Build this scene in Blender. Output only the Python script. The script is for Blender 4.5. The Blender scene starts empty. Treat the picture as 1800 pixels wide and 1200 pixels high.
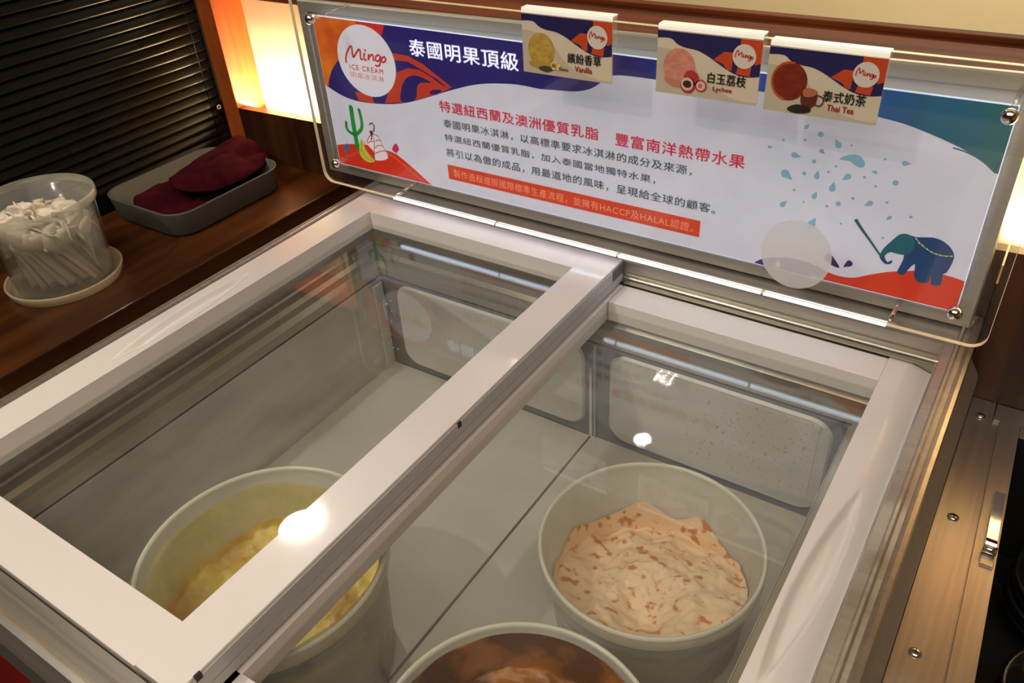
import bpy, bmesh, math, random
from mathutils import Vector, Matrix, noise
from mathutils.geometry import tessellate_polygon
C = bpy.context.scene.collection
S, HZ = 0.75, 0.90            # layout unit (freezer lid width) in metres, height of the lid tops above the floor
PI = math.pi

def W3(x, y, z): return Vector((x*S, y*S, HZ + z*S))

# ------------------------------------------------------------------ camera
CAM = Vector((1.0416380834621015, -1.0124697878301476, 0.6561628005445473))
R0, R1, ROLL, FPX = 0.5063042256221578, -0.2668829016441008, -0.07065503285018641, 1442.4884459148739
_z = (CAM - Vector((R0, R1, 0))).normalized()
_x = Vector((0, 0, 1)).cross(_z).normalized(); _y = _z.cross(_x)
_c, _s = math.cos(ROLL), math.sin(ROLL)
XA = _x*_c + _y*_s; YA = -_x*_s + _y*_c; ZA = _z
cam = bpy.data.cameras.new('camera'); cam.sensor_width = 36; cam.lens = FPX/1800*36
cam.clip_start = 0.02; cam.clip_end = 50
co = bpy.data.objects.new('camera', cam); C.objects.link(co)
M = Matrix((XA, YA, ZA)).transposed().to_4x4(); M.translation = W3(*CAM); co.matrix_world = M
bpy.context.scene.camera = co

def on(u, v, axis, val):
    """point of a plane of the real layout that the reference frame shows at pixel u, v (measuring helper)"""
    d = XA*((u-900)/FPX) + YA*(-(v-600)/FPX) - ZA
    t = (val - CAM[axis])/d[axis]
    return CAM + d*t

# ------------------------------------------------------------------ world, lights, exposure
w = bpy.data.worlds.new('world'); bpy.context.scene.world = w; w.use_nodes = True
bg = w.node_tree.nodes['Background']; bg.inputs[0].default_value = (1.0, 0.86, 0.68, 1); bg.inputs[1].default_value = 0.05
vs = bpy.context.scene.view_settings
bpy.context.scene.cycles.sample_clamp_indirect = 0
vs.view_transform = 'Standard'; vs.look = 'None'; vs.exposure = 0.13; vs.gamma = 1.0; vs.use_curve_mapping = False

def area(name, loc, size, power, color=(1, .84, .63), target=None, sizey=None, spread=180):
    l = bpy.data.lights.new(name, 'AREA'); l.energy = power; l.color = color; l.size = size*S
    l.spread = math.radians(spread)
    if sizey: l.shape = 'RECTANGLE'; l.size_y = sizey*S
    o = bpy.data.objects.new(name, l); C.objects.link(o); o.location = W3(*loc)
    if target is not None:
        o.rotation_euler = (W3(*target)-W3(*loc)).to_track_quat('-Z', 'Y').to_euler()
    return o
CEIL = 2.05
WARM = (1, .80, .56)
area('overhead_soft_fill', (.95, -1.15, CEIL-.03), 3.0, 27.5, (1, .925, .82), sizey=2.4, target=(.95, -1.0, 0))  # added soft main light overhead, sized for even shading; no fixture behind it
area('far_room_fill', (.9, 3.2, CEIL-.03), 2.2, 72, (1, .88, .66), sizey=.9)  # added unseen area light that brightens the far wall
area('recess_strip_light', (-.28, .128, .055), .28, 2.2, (1, .74, .40), sizey=.02, target=(-.28, .130, .5))
area('recess_strip_light', (1.2, .128, .08), .30, 2.0, (1, .74, .40), sizey=.02, target=(1.2, .130, .5))

# ------------------------------------------------------------------ materials
def nt(m):
    m.use_nodes = True; t = m.node_tree; t.nodes.clear(); return t
def mat(name, col, rough=.5, metal=0., var=.08, scale=8., bump=0., col2=None, stretch=None, emis=0., coat=0., contrast=None, detail=4., spec=None, bscale=None, trans=0.):
    m = bpy.data.materials.new(name); t = nt(m); N, L = t.nodes, t.links
    out = N.new('ShaderNodeOutputMaterial'); b = N.new('ShaderNodeBsdfPrincipled'); L.new(b.outputs[0], out.inputs[0])
    tc = N.new('ShaderNodeTexCoord'); mp = N.new('ShaderNodeMapping'); L.new(tc.outputs['Object'], mp.inputs[0])
    if stretch: mp.inputs['Scale'].default_value = stretch
    n = N.new('ShaderNodeTexNoise'); n.inputs['Scale'].default_value = scale; n.inputs['Detail'].default_value = detail
    L.new(mp.outputs[0], n.inputs[0])
    r = N.new('ShaderNodeValToRGB'); L.new(n.outputs[0], r.inputs[0])
    c2 = col2 if col2 else tuple(max(0, c*(1-var*2)) for c in col)
    lo, hi = contrast if contrast else (.3, .7)
    r.color_ramp.elements[0].position = lo; r.color_ramp.elements[1].position = hi
    r.color_ramp.elements[0].color = (*c2, 1); r.color_ramp.elements[1].color = (*col, 1)
    L.new(r.outputs[0], b.inputs['Base Color'])
    b.inputs['Roughness'].default_value = rough; b.inputs['Metallic'].default_value = metal
    b.inputs['Coat Weight'].default_value = coat; b.inputs['Coat Roughness'].default_value = .08
    if spec is not None: b.inputs['Specular IOR Level'].default_value = spec
    if emis:
        L.new(r.outputs[0], b.inputs['Emission Color']); b.inputs['Emission Strength'].default_value = emis
    if bump:
        bp = N.new('ShaderNodeBump'); bp.inputs['Strength'].default_value = bump; bp.inputs['Distance'].default_value = .003
        if bscale:
            n2 = N.new('ShaderNodeTexNoise'); n2.inputs['Scale'].default_value = bscale; n2.inputs['Detail'].default_value = 5
            L.new(mp.outputs[0], n2.inputs[0]); L.new(n2.outputs[0], bp.inputs['Height'])
        else: L.new(n.outputs[0], bp.inputs['Height'])
        L.new(bp.outputs[0], b.inputs['Normal'])
    return m
def srgb(r, g, b):
    f = lambda c: ((c/255+.055)/1.055)**2.4 if c > 10 else c/255/12.92
    return (f(r), f(g), f(b))
def clear(name, tint=(1, 1, 1), milk=0., milkcol=(.8, .8, .75), rough=.03, frn=1.45, haze=0.):
    """clear or milky sheet: part transparent, part white scatter, with a fresnel gloss"""
    m = bpy.data.materials.new(name); t = nt(m); N, L = t.nodes, t.links
    out = N.new('ShaderNodeOutputMaterial')
    tr = N.new('ShaderNodeBsdfTransparent'); tr.inputs[0].default_value = (*tint, 1)
    d = N.new('ShaderNodeBsdfDiffuse'); tl = N.new('ShaderNodeBsdfTranslucent')
    n = N.new('ShaderNodeTexNoise'); n.inputs['Scale'].default_value = 14; n.inputs['Detail'].default_value = 5
    tc = N.new('ShaderNodeTexCoord'); L.new(tc.outputs['Object'], n.inputs[0])
    rp = N.new('ShaderNodeMapRange'); rp.inputs[1].default_value = .35; rp.inputs[2].default_value = .7
    rp.inputs[3].default_value = milk-haze; rp.inputs[4].default_value = milk+haze
    L.new(n.outputs[0], rp.inputs[0])
    d.inputs[0].default_value = (*milkcol, 1); tl.inputs[0].default_value = (*milkcol, 1)
    a = N.new('ShaderNodeMixShader'); a.inputs[0].default_value = .5; L.new(d.outputs[0], a.inputs[1]); L.new(tl.outputs[0], a.inputs[2])
    b = N.new('ShaderNodeMixShader'); L.new(rp.outputs[0], b.inputs[0]); L.new(tr.outputs[0], b.inputs[1]); L.new(a.outputs[0], b.inputs[2])
    g = N.new('ShaderNodeBsdfGlossy'); g.inputs['Roughness'].default_value = rough
    # Schlick reflectance from the angle of incidence, the same on both faces of the sheet
    ge = N.new('ShaderNodeNewGeometry'); dt = N.new('ShaderNodeVectorMath'); dt.operation = 'DOT_PRODUCT'
    L.new(ge.outputs['Normal'], dt.inputs[0]); L.new(ge.outputs['Incoming'], dt.inputs[1])
    ab = N.new('ShaderNodeMath'); ab.operation = 'ABSOLUTE'; L.new(dt.outputs['Value'], ab.inputs[0])
    om_ = N.new('ShaderNodeMath'); om_.operation = 'SUBTRACT'; om_.inputs[0].default_value = 1; L.new(ab.outputs[0], om_.inputs[1])
    pw = N.new('ShaderNodeMath'); pw.operation = 'POWER'; pw.inputs[1].default_value = 5; L.new(om_.outputs[0], pw.inputs[0])
    f0 = ((frn-1)/(frn+1))**2
    fr = N.new('ShaderNodeMath'); fr.operation = 'MULTIPLY_ADD'; fr.inputs[1].default_value = 1-f0; fr.inputs[2].default_value = f0; L.new(pw.outputs[0], fr.inputs[0])
    c = N.new('ShaderNodeMixShader'); L.new(fr.outputs[0], c.inputs[0]); L.new(b.outputs[0], c.inputs[1]); L.new(g.outputs[0], c.inputs[2])
    L.new(c.outputs[0], out.inputs[0]); return m
def emit(name, col, st):
    m = bpy.data.materials.new(name); t = nt(m); out = t.nodes.new('ShaderNodeOutputMaterial'); e = t.nodes.new('ShaderNodeEmission')
    e.inputs[0].default_value = (*col, 1); e.inputs[1].default_value = st; t.links.new(e.outputs[0], out.inputs[0]); return m
def wood(name, c1, c2, rough=.4, axis=(1, 14, 14), coat=.2, scale=3, spec=None):
    return mat(name, c1, rough, 0, spec=spec, col2=c2, scale=scale, stretch=axis, coat=coat, contrast=(.35, .65), detail=6, bump=.05)

STEEL = mat('brushed_steel', (.60, .55, .47), .36, .9, var=.10, scale=3, stretch=(2, 60, 60), bump=.03)
STEEL_Y = mat('brushed_steel_lengthwise', (.62, .57, .48), .36, .9, var=.10, scale=3, stretch=(60, 2, 60), bump=.03)
PLATE = mat('satin_steel_plate', (.50, .455, .37), .5, .55, var=.06, scale=3, stretch=(2, 60, 60), bump=.02)
CHROME = mat('chrome', (.85, .83, .80), .08, 1., var=.03)
WHITEP = mat('white_lid_plastic', srgb(230, 220, 213), .30, 0, var=.025, scale=5, coat=.38)
GREYP = mat('pale_grey_plastic', srgb(188, 186, 186), .35, 0, var=.03, scale=6)
ALU = mat('frosted_aluminium', (.66, .64, .565), .42, .15, scale=9, col2=(.54, .525, .46), stretch=(1, 1, 3), bump=.15, bscale=60, detail=8)
ALUS = mat('frosted_side_aluminium', (.62, .59, .54), .40, .15, scale=5, col2=(.43, .41, .375), stretch=(3, 1.4, 5), bump=.15, bscale=50, detail=8)
ALUD = mat('dark_seam_metal', (.24, .24, .22), .5, .4, var=.2)
COLL = mat('collar_metal', (.55, .50, .36), .28, .75, var=.15, scale=3, stretch=(1, 1, 30))
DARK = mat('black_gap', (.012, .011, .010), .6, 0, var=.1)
GLASS = clear('lid_glass', (.985, .99, .98), .030, (.85, .84, .78), .012, 1.62, .015)
ACRY = clear('clear_acrylic', (.985, .985, .98), .008, (.9, .88, .84), .02, 1.42, .004)
ACRE = mat('lit_acrylic_edge', (1, .82, .52), .2, 0, var=.05, emis=.04)
BLUEE = mat('blue_white_lit_edge', (.72, .80, 1), .2, 0, var=.03, emis=.6)
LED = emit('led_strip_light', (.62, .78, 1), 6)
REDP = mat('red_enamel', srgb(170, 18, 4), .35, 0, var=.1, coat=.4)
WOOD_C = wood('counter_wood', srgb(94, 50, 17), srgb(58, 27, 7), .38, (10, 1, 10), .2)
WOOD_D = wood('dark_wood', srgb(82, 44, 20), srgb(50, 24, 10), .4, (12, 12, 1), .2)
WOOD_O = wood('orange_wood', srgb(190, 98, 38), srgb(150, 66, 20), .4, (10, 10, 1), .2)
WOOD_R = wood('cap_wood', srgb(124, 60, 22), srgb(78, 34, 10), .7, (1, 12, 12), 0, spec=.12)
CREAM = mat('cream_wall', srgb(236, 220, 178), .8, 0, var=.03, scale=2)
CREAMP = mat('cream_recess_panel', srgb(236, 226, 200), .5, 0, var=.02, scale=6, stretch=(8, 1, 1))
BLACKM = mat('black_slat', (.006, .0065, .0045), .28, 0, var=.2, spec=.25)
LEDM = emit('warm_led', (1, .80, .45), 14)

# ------------------------------------------------------------------ mesh builder (layout units)
class MB:
    def __init__(s): s.v = []; s.f = []; s.sm = []
    def add(s, vs, fs, smooth=False):
        o = len(s.v); s.v += [Vector(p) for p in vs]; s.f += [tuple(i+o for i in f) for f in fs]; s.sm += [smooth]*len(fs)
    def box(s, x0, x1, y0, y1, z0, z1, bev=0.):
        if x0 > x1: x0, x1 = x1, x0
        if y0 > y1: y0, y1 = y1, y0
        if z0 > z1: z0, z1 = z1, z0
        if bev <= 0:
            s.add([(x0,y0,z0),(x1,y0,z0),(x1,y1,z0),(x0,y1,z0),(x0,y0,z1),(x1,y0,z1),(x1,y1,z1),(x0,y1,z1)],
                  [(0,3,2,1),(4,5,6,7),(0,1,5,4),(1,2,6,5),(2,3,7,6),(3,0,4,7)]); return
        bm = bmesh.new(); bmesh.ops.create_cube(bm, size=1)
        for v in bm.verts: v.co = Vector(((x0+x1)/2+v.co.x*(x1-x0), (y0+y1)/2+v.co.y*(y1-y0), (z0+z1)/2+v.co.z*(z1-z0)))
        bmesh.ops.bevel(bm, geom=bm.edges[:], offset=bev, segments=2, affect='EDGES', profile=.6)
        bm.verts.index_update(); s.add([v.co.copy() for v in bm.verts], [[v.index for v in f.verts] for f in bm.faces]); bm.free()
    def rings(s, rows, close=True, smooth=True, cap0=False, cap1=False):
        n = len(rows[0]); vs = [p for r in rows for p in r]; fs = []
        for i in range(len(rows)-1):
            for j in range(n if close else n-1):
                k = (j+1) % n; fs.append((i*n+j, i*n+k, (i+1)*n+k, (i+1)*n+j))
        if cap0: fs.append(tuple(range(n-1, -1, -1)))
        if cap1: fs.append(tuple((len(rows)-1)*n+j for j in range(n)))
        s.add(vs, fs, smooth)
    def lathe(s, prof, c=(0, 0, 0), n=48, cap0=False, cap1=False):
        s.rings([[(c[0]+r*math.cos(a*2*PI/n), c[1]+r*math.sin(a*2*PI/n), c[2]+z) for a in range(n)] for r, z in prof], cap0=cap0, cap1=cap1)
    def frame(s, rects, smooth=False):
        """chain of rectangles (x0,x1,yback,yfront,z) joined by mitred faces"""
        s.rings([[(a,c_,z),(b,c_,z),(b,d,z),(a,d,z)] for a,b,c_,d,z in rects], smooth=smooth)
    def tube(s, pts, r, n=8, cap=True):
        pts = [Vector(p) for p in pts]; rows = []
        for i, p in enumerate(pts):
            t = (pts[min(i+1, len(pts)-1)]-pts[max(i-1, 0)]).normalized()
            a = t.orthogonal().normalized() if i == 0 else (a - t*a.dot(t)).normalized()
            b = t.cross(a); rr = r[i] if isinstance(r, (list, tuple)) else r
            rows.append([p + a*math.cos(k*2*PI/n)*rr + b*math.sin(k*2*PI/n)*rr for k in range(n)])
        s.rings(rows, cap0=cap, cap1=cap)
    def ball(s, c, r, n=16, m=10, sq=(1, 1, 1)):
        rows = [[(c[0]+sq[0]*r*math.sin(i*PI/m)*math.cos(j*2*PI/n), c[1]+sq[1]*r*math.sin(i*PI/m)*math.sin(j*2*PI/n), c[2]+sq[2]*r*math.cos(i*PI/m)) for j in range(n)] for i in range(m+1)]
        rows = [[Vector(p) for p in r_] for r_ in rows]
        s.rings(rows)
    def prism(s, poly, lo, hi, axis=2):
        """polygon (2d) extruded along an axis"""
        def P(a, b, h): return (a, b, h) if axis == 2 else ((a, h, b) if axis == 1 else (h, a, b))
        n = len(poly)
        s.add([P(a, b, lo) for a, b in poly]+[P(a, b, hi) for a, b in poly],
              [tuple(range(n-1, -1, -1)), tuple(range(n, 2*n))]+[(i, (i+1) % n, n+(i+1) % n, n+i) for i in range(n)])
def tag(o, label=None, cat=None, group=None, kind=None):
    if label: o['label'] = label
    if cat: o['category'] = cat
    if group: o['group'] = group
    if kind: o['kind'] = kind
    return o
def empty(name, loc, label=None, cat=None, group=None):
    o = bpy.data.objects.new(name, None); C.objects.link(o); o.location = W3(*loc); o.empty_display_size = .05
    return tag(o, label, cat, group)
WL = {}
def wloc(o):
    l = Vector(o.location); p = o.parent
    while p: l += Vector(p.location); p = p.parent
    return l
def obj(name, mb, m, parent=None, origin=None, fix=True):
    """ONE mesh object; origin in layout units (defaults to the parent's)"""
    bm = bmesh.new(); vs_ = []
    og = W3(*origin) if origin is not None else (wloc(parent) if parent else W3(0, 0, 0))
    for p in mb.v: vs_.append(bm.verts.new(W3(*p)-og))
    for f, sm in zip(mb.f, mb.sm):
        try: q = bm.faces.new([vs_[i] for i in f]); q.smooth = sm
        except ValueError: pass
    if fix:
        bmesh.ops.remove_doubles(bm, verts=bm.verts, dist=1e-6); bmesh.ops.recalc_face_normals(bm, faces=bm.faces)
    me = bpy.data.meshes.new(name); bm.to_mesh(me); bm.free(); me.materials.append(m)
    o = bpy.data.objects.new(name, me); C.objects.link(o)
    if parent: o.parent = parent; o.location = og-wloc(parent)
    else: o.location = og
    return o
def B(*a, **k):
    m = MB(); m.box(*a, **k); return m
def struct(o): o['kind'] = 'structure'; return o

# ================================================================== SETTING
zf = -HZ/S
PT = lambda x: .0815+.0215*x         # top of the half-height wood cladding
struct(obj('floor', B(-3.2, 4, -5, 4.2, zf-.05, zf), mat('floor_tile', (.20, .14, .09), .5, 0, var=.2, scale=2)))
struct(obj('ceiling', B(-3.2, 4, -5, 4.2, CEIL, CEIL+.05), mat('ceiling_paint', srgb(205, 190, 165), .9, 0)))
struct(obj('wall_back', B(-3.2, 4, 4.1, 4.2, zf, CEIL), CREAM))
struct(obj('wall_front', B(-3.2, 4, -5.1, -5, zf, CEIL), mat('front_wall_paint', srgb(120, 90, 60), .9, 0)))
struct(obj('wall_right', B(4, 4.1, -5, 4.2, zf, CEIL), mat('right_wall_paint', srgb(150, 120, 85), .9, 0)))
struct(obj('wall_left', B(-3.3, -3.2, -5, 4.2, zf, CEIL), mat('left_wall_paint', srgb(120, 90, 60), .9, 0)))
# half-height partition behind the freezer: clad core, lit recesses, wooden cap
part = struct(obj('wall_partition', B(-.6, 2.2, .158, .20, zf, .31), CREAMP))
xs = [-.60, -.445, -.255, -.06, .16, .38, .60, .82, 1.04, 1.26, 1.48, 1.70, 1.95, 2.2]
for a, b in zip(xs[:-1], xs[1:]):
    g = .0012; m = MB()
    m.add([(a+g,.085,zf),(b-g,.085,zf),(b-g,.105,zf),(a+g,.105,zf),(a+g,.085,PT(a)),(b-g,.085,PT(b)),(b-g,.105,PT(b)),(a+g,.105,PT(a))],
          [(0,3,2,1),(4,5,6,7),(0,1,5,4),(1,2,6,5),(2,3,7,6),(3,0,4,7)])
    o = obj('wall_panel', m, WOOD_D, part)
m = MB(); m.box(-.6, 2.2, .105, .158, .03, .045); obj('recess_floor', m, WOOD_D, part)
m = MB(); m.box(-.428, -.11, .112, .122, .045, .060); obj('led_strip', m, LEDM, part)
m = MB(); m.box(1.05, 1.45, .112, .122, .06, .078); obj('led_strip', m, LEDM, part)
m = MB(); m.box(-.470, -.424, .083, .20, zf, .315, .002); obj('wood_post', m, WOOD_O, part)
cap = MB(); cap.box(-.62, 2.2, .066, .195, .308, .328, .004); cap.box(-.62, 2.2, .185, .205, .328, .336, .002)
struct(obj('trim_1', cap, WOOD_R))

# ------------------------------------------------------------------ black louvred blind on the left
wl = struct(obj('wall_side', B(-.56, -.50, -1.9, .10, zf, .62), mat('side_wall_paint', (.02, .018, .015), .8, 0)))
bl = empty('window_blind', (-.475, -.4, -.036), 'black horizontal slat blind beside the wooden post', 'blind')
ST = .01955
def slat_mesh(z):
    m = MB(); rows = []
    L0, L1 = .078, -1.35; n = 6
    ys_ = [L0, L0-.003, L0-.010, L1]
    hw = [.35, .8, 1., 1.]
    for y, h in zip(ys_, hw):
        row = []
        for k in range(n+1):
            u = (k/n-.5)*h; a = math.radians(62)
            X = -.474 + math.cos(a)*u*.0235 + .0022*(1-4*u*u); Z = z - math.sin(a)*u*.0235 + .0005
            row.append((X, y, Z))
        rows.append(row)
    t = [[(x-.0008, y, z_-.0006) for x, y, z_ in r] for r in rows]
    m.rings(rows, close=False); m.rings(t, close=False)
    e = [(rows[i][0], t[i][0]) for i in range(len(rows))]
    m.rings([[a for a, b in e], [b for a, b in e]], close=False)
    e = [(rows[i][-1], t[i][-1]) for i in range(len(rows))]
    m.rings([[a for a, b in e], [b for a, b in e]], close=False)
    return m
s0 = None
for i in range(30):
    z = -.012+i*ST
    if s0 is None: s0 = obj('slat', slat_mesh(z), BLACKM, bl)
    else:
        s = s0.copy(); C.objects.link(s); s.parent = bl; s.location = Vector(s0.location)+Vector((0, 0, i*ST*S))
obj('bottom_rail', B(-.486, -.464, -1.35, .078, -.034, -.022, bev=.003), BLACKM, bl)
obj('head_rail', B(-.49, -.455, -1.35, .082, .575, .615, bev=.003), BLACKM, bl)
for y in (.045, -.55, -1.1):
    m = MB(); m.tube([(-.4600, y, -.03), (-.4600, y, .58)], .0009, 6); obj('ladder_cord', m, BLACKM, bl)
p = on(385, 188, 0, -.458)
m = MB(); m.rings([[(-.458+dx, p.y+r*math.cos(a*PI/8), p.z+r*math.sin(a*PI/8)) for a in range(16)] for r, dx in ((.0025, 0), (.0035, .0015), (.0050, .0010), (.0052, -.001))])
obj('eyelet', m, mat('brass_eyelet', (.9, .75, .5), .3, .3, emis=0), bl)

# ------------------------------------------------------------------ left wooden counter
ct = empty('wooden_counter', (-.3, -.3, zf), 'brown wooden counter against the black blind, left of the freezer', 'counter')
m = MB(); m.box(-.50, -.128, -.665, .0845, -.090, -.036, .003); obj('worktop', m, WOOD_C, ct)
m = MB(); m.box(-.50, -.15, -.64, .08, zf, -.091); obj('cabinet', m, wood('cabinet_wood', srgb(60, 34, 18), srgb(36, 20, 10), .5, (12, 12, 1)), ct)

# ================================================================== FREEZER
Lf = .8586
fz = empty('chest_freezer', (.5, -.43, zf), 'stainless chest freezer with two sliding glass lids under the sign board', 'freezer')
m = MB()
m.frame([(-.012, 1.0555, .082, -.900, zf+.08), (-.012, 1.0555, .082, -.900, -.094), (-.012, 1.0540, .082, -.900, -.088), (-.012, 1.036, .082, -.900, -.058)])
obj('side_panels', m, PLATE, fz)
m = MB(); m.box(-.010, 1.030, -.908, -.901, zf+.10, -.062, .003); obj('front_panel', m, REDP, fz); 
for x in (.04, .98):
    for y in (-.84, .02):
        m = MB(); m.lathe([(.022, zf+.0005), (.026, zf+.01), (.014, zf+.03), (.014, zf+.085)], (x, y, 0), 16, True, True); obj('foot', m, DARK, fz)
m = MB()   # rim: outer skirt, bright lip, flange, step down to the lid track
m.frame([(-.014, 1.034, .0825, -.902, -.070), (-.018, 1.040, .0835, -.909, -.062), (-.018, 1.040, .0835, -.909, -.012), (-.017, 1.0385, .083, -.899, .0015),
         (-.0145, 1.034, .082, -.893, .0035), (-.012, 1.029, .080, -.886, -.0035)])
m.frame([(-.012, 1.029, .080, -.886, -.0035), (-.011, 1.024, .079, -.880, -.0035), (-.0095, 1.0215, .078, -.8765, .002), (-.007, 1.0185, .077, -.873, .002), (-.0055, 1.0165, .075, -.8725, -.003)])
m.frame([(-.0055, 1.0165, .075, -.8725, -.003), (-.003, 1.006, .004, -.862, -.0035), (-.0025, 1.0055, .003, -.861, -.030), (.004, 1.0035, .0015, -.860, -.0315), (.004, 1.0035, .0015, -.860, -.036)])
m.frame([(.004, 1.0035, .0015, -.860, -.036), (.004, 1.002, .0008, -.8595, -.0365), (.0045, 1.0015, .0005, -.8592, -.079), (.028, .975, -.026, -.832, -.0795), (.030, .973, -.028, -.83, -.083)])
obj('rim', m, STEEL, fz)
m = MB()   # back track strip beside the lower lid
m.box(.546, 1.000, -.0010, -.0060, -.0375, -.0345); m.box(.546, 1.0, .0005, -.0020, -.0240, -.0225); obj('track', m, COLL, fz)
m = MB()
m.frame([(.030, .973, -.028, -.830, -.083), (.045, .962, -.045, -.833, -.086), (.052, .956, -.052, -.835, -.092)])
m.frame([(.052, .956, -.052, -.835, -.092), (.066, .945, -.064, -.838, -.094), (.072, .940, -.069, -.841, -.104), (.090, .930, -.084, -.845, -.106)])
obj('collar', m, COLL, fz)
m = MB(); m.frame([(.090, .930, -.084, -.845, -.106), (.091, .929, -.085, -.844, -.109)]); obj('seal_line', m, DARK, fz)
# liner
X0, X1, Y0, Y1, ZT, ZB = .0915, .928, -.0865, -.8440, -.109, -.305
def liner(name, pts, m_): 
    q = MB(); q.add(pts, [(0, 1, 2, 3)]); return obj(name, q, m_, fz)
def rrect(x0, x1, z0, z1, r, n=6):
    P = []
    for cx, cz, a0 in ((x1-r, z0+r, -90), (x1-r, z1-r, 0), (x0+r, z1-r, 90), (x0+r, z0+r, 180)):
        for k in range(n+1):
            a = math.radians(a0+k*90/n); P.append((cx+r*math.cos(a), cz+r*math.sin(a)))
    return P
obj('liner_wall', B(X0-.012, X1+.012, Y0, Y0+.010, ZB-.01, ZT), ALUD, fz)
obj('liner_wall', B(X0-.010, X0, Y1, Y0, ZB-.01, ZT), ALUS, fz)
obj('liner_wall', B(X1, X1+.010, Y1, Y0, ZB-.01, ZT), ALUS, fz)
obj('liner_wall', B(X0-.01, X1+.01, Y1-.010, Y1, ZB-.01, ZT), ALU, fz)
def plate(x0, x1, z0, z1, r, name='back_panel'):
    q = MB(); P = rrect(x0, x1, z0, z1, r); n = len(P); cx, cz = (x0+x1)/2, (z0+z1)/2
    rows = []
    for ins, y in ((0, Y0-.0005), (.0035, Y0-.005), (.010, Y0-.0055)):
        rows.append([(cx+(a-cx)*(1-ins/abs(x1-x0)*2), y, cz+(b-cz)*(1-ins/abs(z1-z0)*2)) for a, b in P])
    q.rings(rows, cap1=True, smooth=False); return obj(name, q, ALU, fz)
plate(.125, .5190, ZB+.016, ZT-.004, .032)
plate(.5640, .912, ZB+.016, ZT-.004, .032)
q = MB(); q.box(.528, .5335, Y0-.003, Y0, ZB, ZT-.05); q.box(.5385, .5400, Y0-.006, Y0, ZB, ZT); obj('panel_joint', q, ALU, fz)
q = MB(); q.box(X0, X0+.004, Y0-.028, Y0-.004, ZB+.002, ZT-.01, .0015); obj('corner_strip', q, ALU, fz)
obj('floor_plate', B(X0, .5278, Y1, Y0-.001, ZB-.012, ZB+.001, bev=.0015), ALU, fz)
obj('floor_plate', B(.5325, X1, Y1, Y0-.001, ZB-.012, ZB+.003, bev=.0015), ALU, fz)
q = MB(); q.add([(X0-.01, Y1, ZB-.013), (X1+.01, Y1, ZB-.013), (X1+.01, Y0+.01, ZB-.013), (X0-.01, Y0+.01, ZB-.013)], [(0, 1, 2, 3)]); obj('liner_bottom', q, ALUD, fz)
# specification sheet stuck on the back panel, speckled
sh = mat('worn_sheet', (.62, .60, .53), .42, .15, scale=260, col2=(.36, .34, .29), contrast=(.31, .36), detail=2)
q = MB(); q.box(.700, .893, Y0-.0064, Y0-.0056, -.262, ZT-.012); obj('notice_sheet', q, sh, fz)
# frost crumbs in the rear corners
random.seed(3); q = MB()
for k in range(46):
    e = random.random()
    if k < 34: c = (X0+.006+random.random()**2*.02, Y0-.006-random.random()**2*.03, ZB+.004+random.random()*.16)
    else: c = (random.uniform(.15, .9), Y0-.008-random.random()*.01, ZB+.004)
    q.ball(c, random.uniform(.0007, .0019), 6, 4, (1, 1, random.uniform(.6, 1.6)))
tag(obj('frost', q, mat('frost_white', (.66, .68, .66), .5, 0, var=.1), fz), kind='stuff')

# lids -------------------------------------------------------------
def handle_rail(name, x0, x1, y0, y1, zt, th, hc, hl, hw, depth, xc, lean, slope_from=None, slope_to=None, slope_dz=0, ridge=0):
    """rail along y with a lens-shaped finger recess; top surface is a fine grid"""
    q = MB(); nx, ny = 26, 120; rows = []
    for j in range(ny+1):
        y = y0+(y1-y0)*j/ny; row = []
        for i in range(nx+1):
            x = x0+(x1-x0)*i/nx; z = zt
            if slope_from is not None:
                t = (x-slope_from)/(slope_to-slope_from); z -= slope_dz*max(0, min(1, t))
            u = (y-hc)/hl
            if abs(u) < 1:
                wd = hw*(1-u*u); c_ = xc+lean*u
                v = (x-c_)/wd if wd > 1e-5 else 9
                if abs(v) < 1: z -= depth*(1-abs(v)**4)*min(1, (1-abs(u))*4)
            row.append((x, y, z))
        rows.append(row)
    q.rings(rows, close=False, smooth=True)
    zb = zt-th
    q.add([(x0, y0, rows[0][0][2]), (x0, y1, rows[0][0][2]), (x0, y1, zb), (x0, y0, zb)], [(0, 1, 2, 3)])
    q.add([(x1, y0, rows[0][-1][2]), (x1, y1, rows[0][-1][2]), (x1, y1, zb), (x1, y0, zb)], [(0, 1, 2, 3)])
    q.add([(x0, y0, zb), (x1, y0, zb), (x1, y1, zb), (x0, y1, zb)], [(0, 1, 2, 3)])
    for r in (rows[0], rows[-1]):
        q.add(list(r)+[(x1, r[0][1], zb), (x0, r[0][1], zb)], [tuple(range(len(r)+2))])
    return q
TL = .034
# upper left lid
q = handle_rail('r', .0, .0588, -Lf, 0, 0, TL, -.443, .130, .0165, .0080, .034, -.006)
lid = obj('left_lid', q, WHITEP, fz, fix=False)
for ya_, yb_ in ((-.0554, 0), (-Lf, -Lf+.0554)):
    q = MB(); q.box(.0588, .4809, ya_, yb_, -TL, 0, .0012); obj('cross_rail', q, WHITEP, lid)
q = MB(); q.box(.4812, .5390, -Lf+.001, -.0001, -TL+.012, .0012, .0014); obj('centre_bar', q, WHITEP, lid)
q = MB(); q.box(.4812, .5405, -Lf+.001, -.0001, -TL-.002, -TL+.0118, .001)
q.box(.5392, .5408, -Lf+.006, -.036, -.021, -.003, .0004); obj('bar_side_strip', q, GREYP, lid)
for u, v in ((808, 747), (350, 1190)):
    p = on(u, v, 0, .5408); q = MB(); q.box(.5380, .5412, p.y-.0035, p.y+.0035, p.z-.0035, p.z+.0040); obj('slot', q, DARK, lid)
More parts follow.
